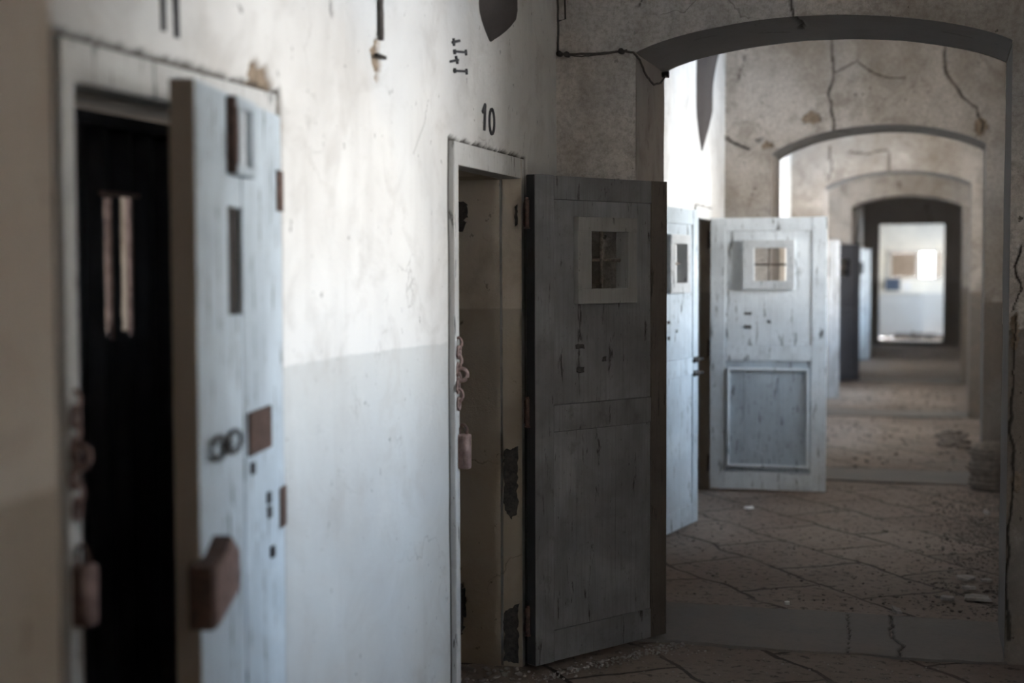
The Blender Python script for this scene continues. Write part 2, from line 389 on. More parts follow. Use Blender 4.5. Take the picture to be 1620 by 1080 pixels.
ABARE = {1: blobs([(.283, 1.36, .016, .09), (.30, .76, .02, .05)]), 2: blobs([(-.96, 2.76, .07, .05), (.26, 2.66, .05, .06), (-1.30, 2.56, .04, .03)])}
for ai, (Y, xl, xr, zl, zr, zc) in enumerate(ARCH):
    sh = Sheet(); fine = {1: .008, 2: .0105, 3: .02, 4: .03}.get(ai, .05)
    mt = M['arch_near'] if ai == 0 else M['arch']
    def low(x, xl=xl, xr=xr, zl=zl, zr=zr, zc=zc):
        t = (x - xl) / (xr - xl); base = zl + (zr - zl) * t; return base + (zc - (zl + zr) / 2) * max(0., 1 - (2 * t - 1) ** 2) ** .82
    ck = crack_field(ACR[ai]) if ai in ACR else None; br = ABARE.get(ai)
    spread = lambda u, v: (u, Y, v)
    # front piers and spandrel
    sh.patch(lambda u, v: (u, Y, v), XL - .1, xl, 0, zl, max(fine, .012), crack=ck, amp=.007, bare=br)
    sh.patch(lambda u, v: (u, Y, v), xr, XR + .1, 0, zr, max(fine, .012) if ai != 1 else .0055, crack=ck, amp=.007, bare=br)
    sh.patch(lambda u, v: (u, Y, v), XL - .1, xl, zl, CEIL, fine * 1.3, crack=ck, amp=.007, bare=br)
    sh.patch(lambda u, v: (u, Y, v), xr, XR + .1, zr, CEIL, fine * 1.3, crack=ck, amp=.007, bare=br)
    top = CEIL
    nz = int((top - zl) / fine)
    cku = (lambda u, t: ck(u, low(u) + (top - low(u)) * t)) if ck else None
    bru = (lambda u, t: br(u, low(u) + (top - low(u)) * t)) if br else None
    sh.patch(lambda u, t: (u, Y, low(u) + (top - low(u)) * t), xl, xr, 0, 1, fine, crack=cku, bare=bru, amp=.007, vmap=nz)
    # soffit, jambs, back face
    cks = None
    if ai == 1: cks = crack_field([([(-.60, 6.14), (-.585, 6.3), (-.60, 6.45)], .02), ([(-1.05, 6.30), (-.95, 6.33)], .006), ([(-.78, 6.45), (-.66, 6.52)], .006), ([(.0, 6.4), (.1, 6.42)], .008)])
    if ai == 2: cks = crack_field([([(-.79, 11.25), (-.70, 11.6)], .02), ([(-.52, 11.66), (-.36, 11.66)], .035)])
    if ai == 3: cks = crack_field([([(-.56, 16.5), (-.30, 16.55)], .05)])
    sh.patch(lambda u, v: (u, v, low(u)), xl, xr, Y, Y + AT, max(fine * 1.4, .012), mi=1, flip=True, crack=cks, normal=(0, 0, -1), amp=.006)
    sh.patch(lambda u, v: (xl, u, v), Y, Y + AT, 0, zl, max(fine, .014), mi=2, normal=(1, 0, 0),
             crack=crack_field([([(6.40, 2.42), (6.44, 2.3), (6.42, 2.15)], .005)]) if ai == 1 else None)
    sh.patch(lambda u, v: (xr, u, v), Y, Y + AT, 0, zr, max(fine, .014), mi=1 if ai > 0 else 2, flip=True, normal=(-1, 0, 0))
    nb = 12
    sh.patch(lambda u, v: (u, Y + AT, v), XL - .1, xl, 0, CEIL, .08, flip=True, normal=(0, 1, 0))
    sh.patch(lambda u, v: (u, Y + AT, v), xr, XR + .1, 0, CEIL, .08, flip=True, normal=(0, 1, 0))
    sh.patch(lambda u, t: (u, Y + AT, low(u) + (top - low(u)) * t), xl, xr, 0, 1, .06, flip=True, normal=(0, 1, 0), vmap=12)
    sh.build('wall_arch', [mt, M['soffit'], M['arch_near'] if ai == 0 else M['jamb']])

# ------------------------------------------------------------------ left wall with its doorways
ZH = 2.05                                        # top of door frame
DOORS = [(-.35, .49), (2.415, 3.345), (4.735, 5.605), (7.44, 8.33), (9.86, 10.56), (12.62, 13.5), (14.95, 15.8), (17.19, 17.81), (20.05, 20.98), (25.1, 25.96)]
def bay_of(y): return max(-1, sum(1 for a in ARCH if y > a[0] + .3) - 1)
wc = crack_field([([(3.373, 2.034), (3.36, 1.969), (3.365, 1.872), (3.37, 1.762), (3.362, 1.649), (3.36, 1.4)], .012),
                  ([(5.60, 2.03), (5.66, 2.0), (5.68, 1.95), (5.65, 1.90)], .005), ([(5.62, 2.08), (5.64, 2.16)], .004),
                  ([(4.36, 1.98), (4.46, 2.08), (4.50, 2.16)], .004), ([(3.7, 2.38), (3.72, 2.31)], .012)])
wb = blobs([(3.27, 2.075, .075, .05), (3.37, 1.75, .022, .16), (4.05, 2.232, .042, .062), (3.37, 1.98, .03, .08)])
def edge_noise(y, z, holes):
    """dark chipped line along the top of the door frames"""
    c = 0.
    for a, b in holes:
        if a - .05 < y < b + .05 and z < ZH + .1:
            d = z - ZH; w = .013 + .012 * max(0, .4 + noise.noise(Vector((y * 13, 1, 4)))) + .010 * noise.noise(Vector((y * 38, z * 38, 2))) + .008 * noise.noise(Vector((y * 90, z * 90, 2)))
            c = max(c, max(0, min(1, (w - d) / .008)))
        for s_, e_ in ((-1, a), (1, b)):
            d = (y - e_) * s_
            if -.001 <= d < .03 and z < ZH:
                w = .004 + .007 * max(0, noise.noise(Vector((z * 9, e_, 4))) + .3)
                c = max(c, max(0, min(1, (w - d) / .004)) * .8)
    return c
sh = Sheet()
segs = [(-3.0, ARCH[0][0] + .05)] + [(ARCH[i][0] + AT - .05, ARCH[i + 1][0] + .05) for i in range(4)] + [(ARCH[4][0] + AT - .05, YEND + .05)]
for bi, (ya, yb) in enumerate(segs):
    st = [.08, .0085, .016, .04, .06, .08][bi]
    holes = [d for d in DOORS if ya < d[0] < yb]
    ck = (lambda u, v, h=holes: max(wc(u, v), edge_noise(u, v, h))) if bi < 4 else None
    br = wb if bi == 1 else None
    cur = ya
    for (a, b) in holes + [(yb, None)]:
        sh.patch(lambda u, v: (XL, u, v), cur, a, 0, ZH, st, crack=ck, bare=br, normal=(1, 0, 0), amp=.005)
        if b is not None:
            sh.patch(lambda u, v: (XL, u, v), a, b, ZH, CEIL, st, crack=ck, bare=br, normal=(1, 0, 0), amp=.005)
            cur2 = b
            # reveal faces behind the frame
            ia, ib, it = a + .045, b - .045, 1.97
            rs = .012 if bi == 1 else .04
            sh.patch(lambda u, v: (v, ib, u), 0, it, XL - .083, XL - .45, rs, mi=1, flip=True, normal=(0, -1, 0), amp=.006, vmap=int(.38 / rs),
                     crack=crack_field([([(.0, XL - .30), (.25, XL - .24), (.45, XL - .27)], .004), ([(1.38, XL - .3), (1.40, XL - .2)], .004)]) if bi == 1 else None)
            sh.patch(lambda u, v: (v, ia, u), 0, it, XL - .07, XL - .45, rs * 2, mi=1, normal=(0, 1, 0), amp=.006, vmap=10)
            sh.patch(lambda u, v: (v, u, it), ia, ib, XL - .07, XL - .45, rs * 2, mi=1, normal=(0, 0, -1), amp=.004, vmap=10)
            sh.box((XL - .45, a, it + .012), (XL - .04, b, CEIL))
        sh.patch(lambda u, v: (XL, u, v), cur, a, ZH, CEIL, st, crack=ck, bare=br, normal=(1, 0, 0), amp=.005)
        sh.box((XL - .04 - .03, cur + .0, 0), (XL - .04, a - .0, CEIL))
        sh.box((XL - .45, cur - (.033 if cur != ya else 0), 0), (XL - .075, a + (.033 if b is not None else 0), CEIL))
        if b is not None: cur = b
wl = sh.build('wall_left', [M['wall'], M['reveal']])

# cells behind the left wall
for k, (a, b) in enumerate([(-3, 1.4), (1.4, 3.95), (3.95, 6.5), (6.5, 9.1), (9.1, 11.6), (11.6, 14.2), (14.2, 16.7), (16.7, 19.4), (19.4, 23), (23, 32.3)]):
    lst = [((-4.9, a, 0), (-4.7, b, CEIL)), ((-4.75, b - .1, 0), (XL - .44, b, CEIL))]
    if k == 1:      # the cell behind doorway 11 has a small high window of its own
        lst = [((-4.9, a, 0), (-4.7, 2.3, CEIL)), ((-4.9, 3.1, 0), (-4.7, b, CEIL)), ((-4.9, 2.3, 0), (-4.7, 3.1, 1.4)), ((-4.9, 2.3, 2.3), (-4.7, 3.1, CEIL)), lst[1]]
    if k == 0: lst.append(((-4.75, a - .1, 0), (XL - .44, a, CEIL)))
    struct(boxes('wall_cell', lst, M['cellwall'], bev=0))

# door frames
for (a, b) in DOORS:
    near = 2 < a < 9
    fr = []
    x0, x1 = XL - .075, XL + .008
    for q_ in (((x0, a, 0), (x1, a + .045, ZH)), ((x0, b - .045, 0), (x1, b, ZH)), ((x0, a, 1.97), (x1, b, ZH))):
        fr.append(q_)
    o = struct(boxes('trim_door_frame', fr, [M['frame'], M['reveal']], bev=.004, jit=.0015))
    # the reveal side of the far jamb carries the ochre paint of the reveal
    for p in o.data.polygons:
        if p.normal.y < -.9 and p.center.y > b - .06: p.material_index = 1

# peeled black paint on the jamb of doorway 10, dark blotch higher up
def ragged(poly, amp=.006, sub=9, seed=0):
    out = []
    for i in range(len(poly)):
        a, b = poly[i], poly[(i + 1) % len(poly)]
        for k in range(sub):
            t = k / sub; u = a[0] + (b[0] - a[0]) * t; v = a[1] + (b[1] - a[1]) * t
            out.append((u + amp * noise.noise(Vector((u * 60, v * 60, seed))), v + amp * noise.noise(Vector((u * 60, v * 60, seed + 5)))))
    return out
YJ = 5.56
for i, poly in enumerate(([(-1.688, .88), (-1.630, .90), (-1.632, .64), (-1.655, .60), (-1.690, .66)], [(-1.690, .22), (-1.63, .26), (-1.63, .02), (-1.69, .02)],
                          [(-1.640, 1.86), (-1.628, 1.87), (-1.628, 1.79), (-1.638, 1.78)])):
    struct(prism('peeled_paint', ragged(poly, .011 if i < 2 else .004, 16, i), 'y', YJ - .0035, YJ + .001, M['peel'], wl))
struct(prism('peeled_paint', ragged([(-1.93, 1.90), (-1.84, 1.875), (-1.845, 1.79), (-1.86, 1.77), (-1.93, 1.79)], .02, 10, 9), 'y', 5.548, 5.56, M['peel'], wl))
struct(prism('peeled_paint', ragged([(-1.94, .34), (-1.86, .32), (-1.85, .20), (-1.88, .1), (-1.94, .06)], .03, 10, 12), 'y', 5.548, 5.56, M['peel'], wl))

# painted numbers and letters on the wall
def stroke(lst, name):
    bm = bmesh.new()
    for pts, w in lst:
        for i in range(len(pts) - 1):
            a, b = Vector((pts[i][0], pts[i][1])), Vector((pts[i + 1][0], pts[i + 1][1])); d = (b - a).normalized(); nn = Vector((-d.y, d.x)) * w / 2; a2 = a - d * w * .25; b2 = b + d * w * .25
            q_ = [a2 + nn, b2 + nn, b2 - nn, a2 - nn]
            A = [bm.verts.new((XL - .004, p.x, p.y)) for p in q_]; B = [bm.verts.new((XL + .0075, p.x, p.y)) for p in q_]
            bm.faces.new(A); bm.faces.new(B[::-1])
            for k in range(4): bm.faces.new((A[k], B[k], B[(k + 1) % 4], A[(k + 1) % 4]))
    return struct(finish(bm, name, M['ink'], wl, False))
oval = lambda cy, cz, ry, rz, n_=16: [(cy + ry * math.sin(2 * PI * k / n_), cz + rz * math.cos(2 * PI * k / n_)) for k in range(n_ + 1)]
stroke([([(5.070, 2.185), (5.098, 2.212), (5.088, 2.122)], .013), (oval(5.180, 2.160, .030, .046), .009)], 'painted_number')
stroke([([(2.800, 2.235), (2.802, 2.125)], .018), ([(2.855, 2.235), (2.858, 2.12)], .022)], 'painted_number')
stroke([([(4.735, 2.386), (4.805, 2.402)], .0085), ([(4.745, 2.400), (4.750, 2.378)], .007), ([(4.752, 2.358), (4.881, 2.373)], .0075), ([(4.876, 2.380), (4.880, 2.364)], .007), ([(4.756, 2.364), (4.758, 2.350)], .006),
        ([(4.715, 2.318), (4.79, 2.334)], .0075), ([(4.77, 2.342), (4.785, 2.322)], .007), ([(4.752, 2.292), (4.887, 2.307)], .0075), ([(4.882, 2.314), (4.886, 2.298)], .007), ([(4.756, 2.300), (4.758, 2.286)], .006)], 'painted_letters')

# vault pendants tapering to a point on the left wall
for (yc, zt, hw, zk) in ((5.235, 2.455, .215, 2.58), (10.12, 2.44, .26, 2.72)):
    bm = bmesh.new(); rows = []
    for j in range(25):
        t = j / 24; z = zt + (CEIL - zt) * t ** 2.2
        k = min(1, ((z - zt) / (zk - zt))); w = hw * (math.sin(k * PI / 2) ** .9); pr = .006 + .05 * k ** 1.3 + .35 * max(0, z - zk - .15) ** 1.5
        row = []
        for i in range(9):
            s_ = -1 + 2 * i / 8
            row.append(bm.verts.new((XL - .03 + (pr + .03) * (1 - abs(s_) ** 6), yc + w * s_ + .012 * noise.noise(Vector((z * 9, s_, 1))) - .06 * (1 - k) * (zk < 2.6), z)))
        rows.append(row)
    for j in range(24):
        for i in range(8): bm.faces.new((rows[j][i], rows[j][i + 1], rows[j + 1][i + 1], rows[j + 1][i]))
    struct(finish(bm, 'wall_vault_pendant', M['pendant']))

# ------------------------------------------------------------------ right wall with window recesses, floor, ceiling, ends
x0, x1 = XR, XR + WT
lst = []; cur = -3.1
for (a, b, c, d) in WIN:
    lst += [((x0, cur, 0), (x1, a, CEIL)), ((x0, a, 0), (x1, b, c)), ((x0, a, d), (x1, b, CEIL))]; cur = b
lst.append(((x0, cur, 0), (x1, YEND + .5, CEIL)))
struct(boxes('wall_right', lst, M['arch_near'], bev=0))
for i, (a, b, c, d) in enumerate(WIN):   # plain timber window frames at the outer face
    struct(boxes('window_%d' % (i + 1), [((x1 - .06, a, c), (x1 - .01, a + .04, d)), ((x1 - .06, b - .04, c), (x1 - .01, b, d)), ((x1 - .06, a, c), (x1 - .01, b, c + .04)), ((x1 - .06, a, d - .04), (x1 - .01, b, d))], M['frame'], bev=.002))
struct(boxes('ceiling', [((-5, -3.2, CEIL), (2.2, 38, CEIL + .3))], M['arch_near'], bev=0))
struct(boxes('wall_back', [((-5, -3.4, 0), (BX0, -3.05, CEIL)), ((BX1, -3.4, 0), (2.3, -3.05, CEIL)), ((BX0, -3.4, 0), (BX1, -3.05, 1.6)), ((BX0, -3.4, 2.4), (BX1, -3.05, CEIL))], M['arch_near'], bev=0))
struct(boxes('window_8', [((BX0, -3.38, 1.6), (BX0 + .04, -3.33, 2.4)), ((BX1 - .04, -3.38, 1.6), (BX1, -3.33, 2.4)), ((BX0, -3.38, 1.6), (BX1, -3.33, 1.64)), ((BX0, -3.38, 2.36), (BX1, -3.33, 2.4))], M['frame'], bev=.002))  # frame of the added light opening in the unseen back wall

sh = Sheet()
fck = crack_field([])
def fl(ya, yb, xa, xb, st, amp, ck=None):
    sh.patch(lambda u, v: (u, v, 0), xa, xb, ya, yb, st, normal=(0, 0, 1), amp=amp, crack=ck)
fl(-3.2, 5.0, -1.7, 1.8, .1, .0); fl(5.0, 6.08, -1.7, .8, .018, .006); fl(5.0, 6.08, .8, 1.8, .2, 0)
fl(6.08, 7.0, -1.7, .8, .018, .006); fl(7.0, 11.3, -1.7, .8, .022, .006); fl(6.08, 11.3, .8, 1.8, .2, 0); fl(11.3, 32.4, -1.7, 1.8, .08, .012)
fl(-3.2, 38, -5, -1.7, .2, .003)
sh.box((-5.2, -3.4, -.3), (2.6, 38.2, -.05))
sh.build('floor', [M['floor']])

# stone threshold strips under the arches
for ai, (Y, xl, xr, *_r) in enumerate(ARCH):
    if ai == 0: continue
    ts = Sheet(); st = .007 if ai == 1 else .05
    y0 = lambda u: Y - .04 + .045 * noise.noise(Vector((u * 2.3, ai, 0))) + .02 * noise.noise(Vector((u * 9, ai, 0)))
    y1 = lambda u: Y + AT + .03 + .02 * noise.noise(Vector((u * 3, ai, 7)))
    ck = None
    if ai == 1:
        c0 = crack_field([([(-.222, 6.9), (-.189, 6.5), (-.188, 6.384), (-.138, 6.289), (-.164, 6.05)], .008), ([(-.411, 6.85), (-.378, 6.5), (-.36, 6.02)], .004)])
        ck = lambda u, t: c0(u, y0(u) + (y1(u) - y0(u)) * t)
    ts.patch(lambda u, t: (u, y0(u) + (y1(u) - y0(u)) * t, .011), xl - .01, xr + .01, 0, 1, st, normal=(0, 0, 1), amp=.004, crack=ck, vmap=max(4, int(.75 / st)))
    ts.patch(lambda u, t: (u, y0(u), -.03 + .041 * t), xl - .01, xr + .01, 0, 1, st, normal=(0, 0, 0), amp=0, vmap=1)
    ts.patch(lambda u, t: (u, y1(u), .011 - .041 * t), xl - .01, xr + .01, 0, 1, st, normal=(0, 0, 0), amp=0, vmap=1)
    ts.build('trim_%d' % ai, [M['slab']])

# end wall with doorway, bright room beyond
DX0, DX1, DZ0, DZ1 = -1.285, .035, .10, 2.585
sh = Sheet()
eck = crack_field([([(-.35, 3.2), (-.33, 2.95), (-.25, 2.7), (-.28, 2.585)], .018)])
for (a, b, c, d) in ((XL - .1, DX0, 0, CEIL), (DX1, XR + .1, 0, CEIL), (DX0, DX1, DZ1, CEIL), (DX0, DX1, 0, DZ0)):
    sh.patch(lambda u, v: (u, YEND, v), a, b, c, d, .04, crack=eck)
for (a, b, c, d) in ((-3, DX0, 0, CEIL), (DX1, 2.0, 0, CEIL), (DX0, DX1, DZ1, CEIL), (DX0, DX1, 0, DZ0)):
    sh.box((a, YEND + .03, c), (b, YEND + .5, d), 1)
sh.build('wall_end', [M['end'], M['bright']])
# walls of the end room: left, right with an unseen opening added to brighten it, far with an opening
struct(boxes('wall_room_left', [((-3.2, YEND + .4, 0), (-3.0, 37, CEIL))], M['bright'], bev=0))
struct(boxes('wall_room_right', [((1.7, YEND + .4, 0), (1.9, 33.85, CEIL)), ((1.7, 34.95, 0), (1.9, 37, CEIL)), ((1.7, 33.85, 0), (1.9, 34.95, 1.5)), ((1.7, 33.85, 2.4), (1.9, 34.95, CEIL))], M['bright'], bev=0))
YF = 36.5
struct(boxes('wall_room_far', [((-3.2, YF, 0), (-1.30, YF + .25, CEIL)), ((.02, YF, 0), (1.9, YF + .25, CEIL)), ((-1.30, YF, 2.06), (.02, YF + .25, CEIL)), ((-1.30, YF, 0), (.02, YF + .25, 1.42))], M['bright'], bev=0))
struct(boxes('window_7', [((-1.30, YF - .03, 1.40), (-1.20, YF + .05, 2.09)), ((-.04, YF - .03, 1.40), (.02, YF + .05, 2.09)), ((-1.24, YF - .03, 2.03), (-.04, YF + .05, 2.09)),
                           ((-1.24, YF - .03, 1.40), (-.04, YF + .05, 1.45)), ((-1.25, YF - .02, 1.44), (-1.19, YF + .06, 2.04)), ((-.20, YF - .02, 1.45), (-.12, YF + .04, 2.03)), ((-.60, YF - .02, 1.45), (-.50, YF + .04, 2.03))], M['frame'], bev=.004))
st_ = thing('window_shutter', 'brown board shutters closing both sides of the window in the far bright room', 'shutter', (-.925, YF + .07, 1.45))
boxes('panel', [((-.31, 0, 0), (.335, .035, .58))], M['brown_board'], st_)
boxes('panel', [((.80, 0, 0), (.89, .035, .58))], M['brown_board'], st_)
boxes('batten', [((-.27, -.02, .1), (.29, 0, .16)), ((-.27, -.02, .42), (.29, 0, .48))], M['brown_board'], st_)
# masonry counter with rubble in front
struct(boxes('wall_counter', [((-1.5, 35.9, 0), (-.45, 36.5, 1.06)), ((-1.55, 35.86, 1.06), (-.40, 36.5, 1.12))], M['bright'], bev=.01))
cr_ = thing('crate', 'blue plastic crate on the pale counter in the far bright room', 'crate', (-1.14, 36.15, 1.12))
boxes('body', [((-.17, -.13, 0), (.17, .13, .02)), ((-.17, -.13, 0), (-.15, .13, .27)), ((.15, -.13, 0), (.17, .13, .27)), ((-.17, -.13, 0), (.17, -.11, .27)), ((-.17, .11, 0), (.17, .13, .27))], M['blue'], cr_)
boxes('rim', [((-.185, -.145, .25), (.185, -.12, .29)), ((-.185, .12, .25), (.185, .145, .29)), ((-.185, -.145, .25), (-.16, .145, .29)), ((.16, -.145, .25), (.185, .145, .29))], M['blue'], cr_)
bx_ = thing('box', 'pale carton beside the blue crate on the far counter', 'box', (-.82, 36.15, 1.12))
boxes('body', [((-.1, -.1, 0), (.1, .1, .2))], M['white'], bx_); boxes('lid', [((-.108, -.108, .19), (.108, .108, .22))], M['white'], bx_)

# ------------------------------------------------------------------ cell doors
def cell_door(label, loc, ang, Wd, mat, group=None, edge=None, right=None, H=1.985, hinge_u=0., marks=True, fmat=None, low=None):
    """leaf in local coordinates: x along the width, -y towards the viewer's side, z up"""
    t = thing('cell_door', label, 'door', (loc[0], loc[1], 0), math.radians(ang), group)
    T = .05; g = .0015; z0 = .022; edge = edge or mat; right = right or mat; fmat = fmat or mat; low = low or mat
    k = Wd / .785
    a, b = .105 * k, .685 * k                 # stile lines
    def P(name, lst, mm, **kw): return boxes(name, lst, mm, t, **kw)
    P('stile', [((0, 0, z0), (a - g, T, H))], [mat], bev=.003, jit=.0008)
    rs_ = P('stile', [((b + g, 0, z0), (Wd, T, H))], [right], bev=.003, jit=.0008)
    if right is not mat: rs_['label'] = 'bare brown outer stile'
    for (c, d) in ((z0, .15), (.955, 1.065), (1.888, H)):
        P('rail', [((a, .001, c + g), (b, T - .001, d - g))], mat, bev=.002)
    # lower panel of upright boards
    P('lower_panel', [((a, .006, .15), (a + .13 * k, .032, .955)), ((a + .132 * k, .005, .15), (a + .36 * k, .032, .955)), ((a + .362 * k, .006, .15), (b, .032, .955))], low, bev=.0015)
    # upper panel, pierced by the spy window
    wx0, wx1, wz0, wz1 = .298 * k, .518 * k, 1.53, 1.765
    P('upper_panel', [((a, .006, 1.065), (wx0 - .02, .034, 1.888)), ((wx1 + .02, .006, 1.065), (b, .034, 1.888)),
                      ((wx0 - .02, .005, 1.065), (.41 * k, .034, wz0 - .005)), ((.412 * k, .006, 1.065), (wx1 + .02, .034, wz0 - .005)), ((wx0 - .02, .006, wz1 + .005), (wx1 + .02, .034, 1.888))], mat, bev=.0015)
    f0, f1, g0, g1 = .22 * k, .57 * k, 1.47, 1.822
    wf = P('window_frame', [((f0, -.024, g0), (f1, .005, wz0)), ((f0, -.024, wz1), (f1, .005, g1)), ((f0, -.022, wz0), (wx0, .005, wz1)), ((wx1, -.022, wz0), (f1, .005, wz1)),
                       ((wx0 - .015, 0, wz0 - .006), (wx0, .05, wz1 + .006)), ((wx1, 0, wz0 - .006), (wx1 + .015, .05, wz1 + .006)), ((wx0, 0, wz0 - .012), (wx1, .05, wz0)), ((wx0, 0, wz1), (wx1, .05, wz1 + .012))],
      fmat, bev=.0025, jit=.0008)
    xm = (wx0 + wx1) / 2; zm = (wz0 + wz1) / 2
    for q_ in (([(xm - .01, .022, wz0 - .004), (xm - .01, .022, wz1 + .004)]), ([(wx0 - .004, .030, zm), (wx1 + .004, .030, zm)])): tube('bar', q_, .0075, M['bar'], wf, 8)
    # hinges
    hx = -.012 if hinge_u == 0 else Wd + .012
    for hz in (1.83, 1.04, .20):
        bm = bmesh.new(); tube_bm(bm, [(hx, T * .7, hz - .055), (hx, T * .7, hz + .055)], .010, 10)
        tube_bm(bm, [(hx, T * .7, hz - .06), (hx, T * .7, hz - .054)], .013, 10); tube_bm(bm, [(hx, T * .7, hz + .054), (hx, T * .7, hz + .064)], .007, 10)
        s_ = 1 if hinge_u == 0 else -1
        bm_box(bm, (min(hx, hx + s_ * .06), T - .001, hz - .045), (max(hx, hx + s_ * .06), T + .004, hz + .045))
        finish(bm, 'hinge', M['rust'], t)
    if edge is not mat:
        ex = (-.003, .001) if hinge_u == 0 else (Wd - .001, Wd + .003)
        P('edge_strip', [((ex[0], .0015, z0 + .003), (ex[1], T - .0015, H - .003))], edge, bev=.001)
    if marks:
        for (u, z, w, h) in ((.257, 1.295, .05, .018), (.257, 1.199, .045, .022), (.40, 1.237, .022, .018)):
            prism('keyhole', ragged([((u - w / 2) * k, z - h / 2), ((u + w / 2) * k, z - h / 2), ((u + w / 2) * k, z + h / 2), ((u - w / 2) * k, z + h / 2)], .006, 4, u), 'y', .0035, .0058, M['peel'], t)
    return t, k
ds = []
dA, kA = cell_door('grey wooden cell door standing open in front of the first arch, beside doorway 10', (-1.542, 5.511), 58.4, .775, M['wood_dim'], edge=M['wood_edge'], right=M['wood_bare'], fmat=M['wood_frame_dim'])
dB, kB = cell_door('pale blue cell door standing square across the corridor, its barred spy window showing light', (-1.6076, 10.4508), 2.15, .825, M['wood_pale'], fmat=M['wood_frame'], low=M['wood'])
dC, kC = cell_door('light blue cell door swung back nearly flat to the wall, behind the grey door', (-1.600, 8.29), 80.2, .775, M['wood_light'], edge=None, fmat=M['wood_frame'])
# moulding around the lower panel of the pale door
for nm, q_ in (('moulding', ((.125, -.010, .885), (.70, .006, .905))), ('moulding', ((.125, -.010, .185), (.70, .006, .205))), ('moulding', ((.122, -.010, .186), (.142, .006, .903))), ('moulding', ((.688, -.010, .186), (.708, .006, .903)))):
    boxes(nm, [q_], M['wood_pale'], dB, bev=.004)
# slide bolts of the blue door
for z in (1.047, .962):
    bm = bmesh.new(); tube_bm(bm, [(.66, -.012, z), (.815, -.012, z)], .006, 8); bm_box(bm, (.69, -.010, z - .018), (.71, 0, z + .018)); bm_box(bm, (.745, -.010, z - .018), (.762, 0, z + .018))
    bmesh.ops.create_uvsphere(bm, u_segments=10, v_segments=8, radius=.011, matrix=Matrix.Translation((.818, -.012, z))); finish(bm, 'slide_bolt', M['iron'], dC)
cell_door('whitish cell door far down the corridor, its edge showing beside the pale blue door', (-1.60, 17.75), 59.5, .75, M['wood_dim'])
cell_door('charcoal cell door open across the corridor before the last arch', (-1.59, 20.93), 52, .74, M['wood_dark'])
cell_door('pale grey cell door at the far end of the corridor, beyond the charcoal door', (-1.60, 25.9), 59.5, .75, M['wood'])

# door 11: outer face with lock box, rings, plate and hatch
d11 = thing('cell_door', 'blurred pale grey cell door ajar beside the black doorway 11, with a rusty lock box', 'door', (-1.42, 2.58, 0), math.radians(102))
W11 = .715; T = .052; H = 1.985
boxes('plank', [((0, 0, .022), (.23, T, 1.985))], M['wood_light'], d11, bev=.003)
boxes('plank', [((.232, .002, .022), (.345, T, 1.508)), ((.232, .002, 1.742), (.345, T, 1.985))], M['wood_light'], d11, bev=.003)
boxes('plank', [((.347, 0, .022), (.545, T, 1.985))], M['wood_light'], d11, bev=.003)
boxes('plank', [((.547, .001, .022), (W11, T, 1.985))], M['wood_light'], d11, bev=.003)
boxes('edge_strip', [((-.003, .001, .03), (.001, T - .001, 1.983))], M['wood_brown'], d11, bev=.001)
boxes('slot_plate', [((.228, .012, 1.505), (.35, .02, 1.745))], M['iron'], d11, bev=.001)
ht = boxes('spy_hatch', [((.228, -.024, 1.81), (.385, 0, 1.832)), ((.228, -.024, 1.955), (.385, 0, 1.978)), ((.245, -.024, 1.832), (.275, 0, 1.955)), ((.355, -.024, 1.832), (.385, 0, 1.955))], M['wood_light'], d11, bev=.003)
boxes('hatch_shade_strip', [((.222, -.022, 1.812), (.2445, 0, 1.976))], M['rust'], ht, bev=.002)  # dark strip painting in the shade on the hatch's left end
boxes('hatch_recess', [((.275, -.006, 1.832), (.355, .0, 1.955))], M['white'], ht, bev=.001)
lb = prism('lock_box', [(-.045, .893), (.0, .893), (.145, .93), (.15, 1.02), (.09, 1.058), (.03, 1.03), (-.045, 1.018)], 'y', -.036, .012, M['rust'], d11)
prism('lock_plate', [(-.03, .90), (.0, .90), (.138, .936), (.143, 1.015), (.09, 1.05), (.03, 1.022), (-.03, 1.01)], 'y', -.041, -.036, M['rust_pink'], lb)
for u in (.095, .215):
    rg = tube('ring', ring_pts((u, -.012, 1.238), .050, .023, 'y', 20), .0052, M['iron'], d11, 10, True)
tube('ring_staple', [(.145, .0, 1.238), (.15, -.02, 1.238), (.17, -.02, 1.238), (.175, .0, 1.238)], .004, M['iron'], d11)
boxes('hasp_plate', [((.365, -.008, 1.185), (.565, 0, 1.285))], M['rust'], d11, bev=.003)
for (u, z) in ((.40, 1.155), (.545, 1.065), (.55, 1.03), (.575, .93)): boxes('stud', [((u - .014, -.007, z - .014), (u + .014, 0, z + .014))], M['iron'], d11, bev=.003)
for hz in (1.80, 1.02):
    boxes('hinge', [((.66, -.004, hz - .05), (W11 + .006, 0, hz + .05))], M['rust'], d11, bev=.002)

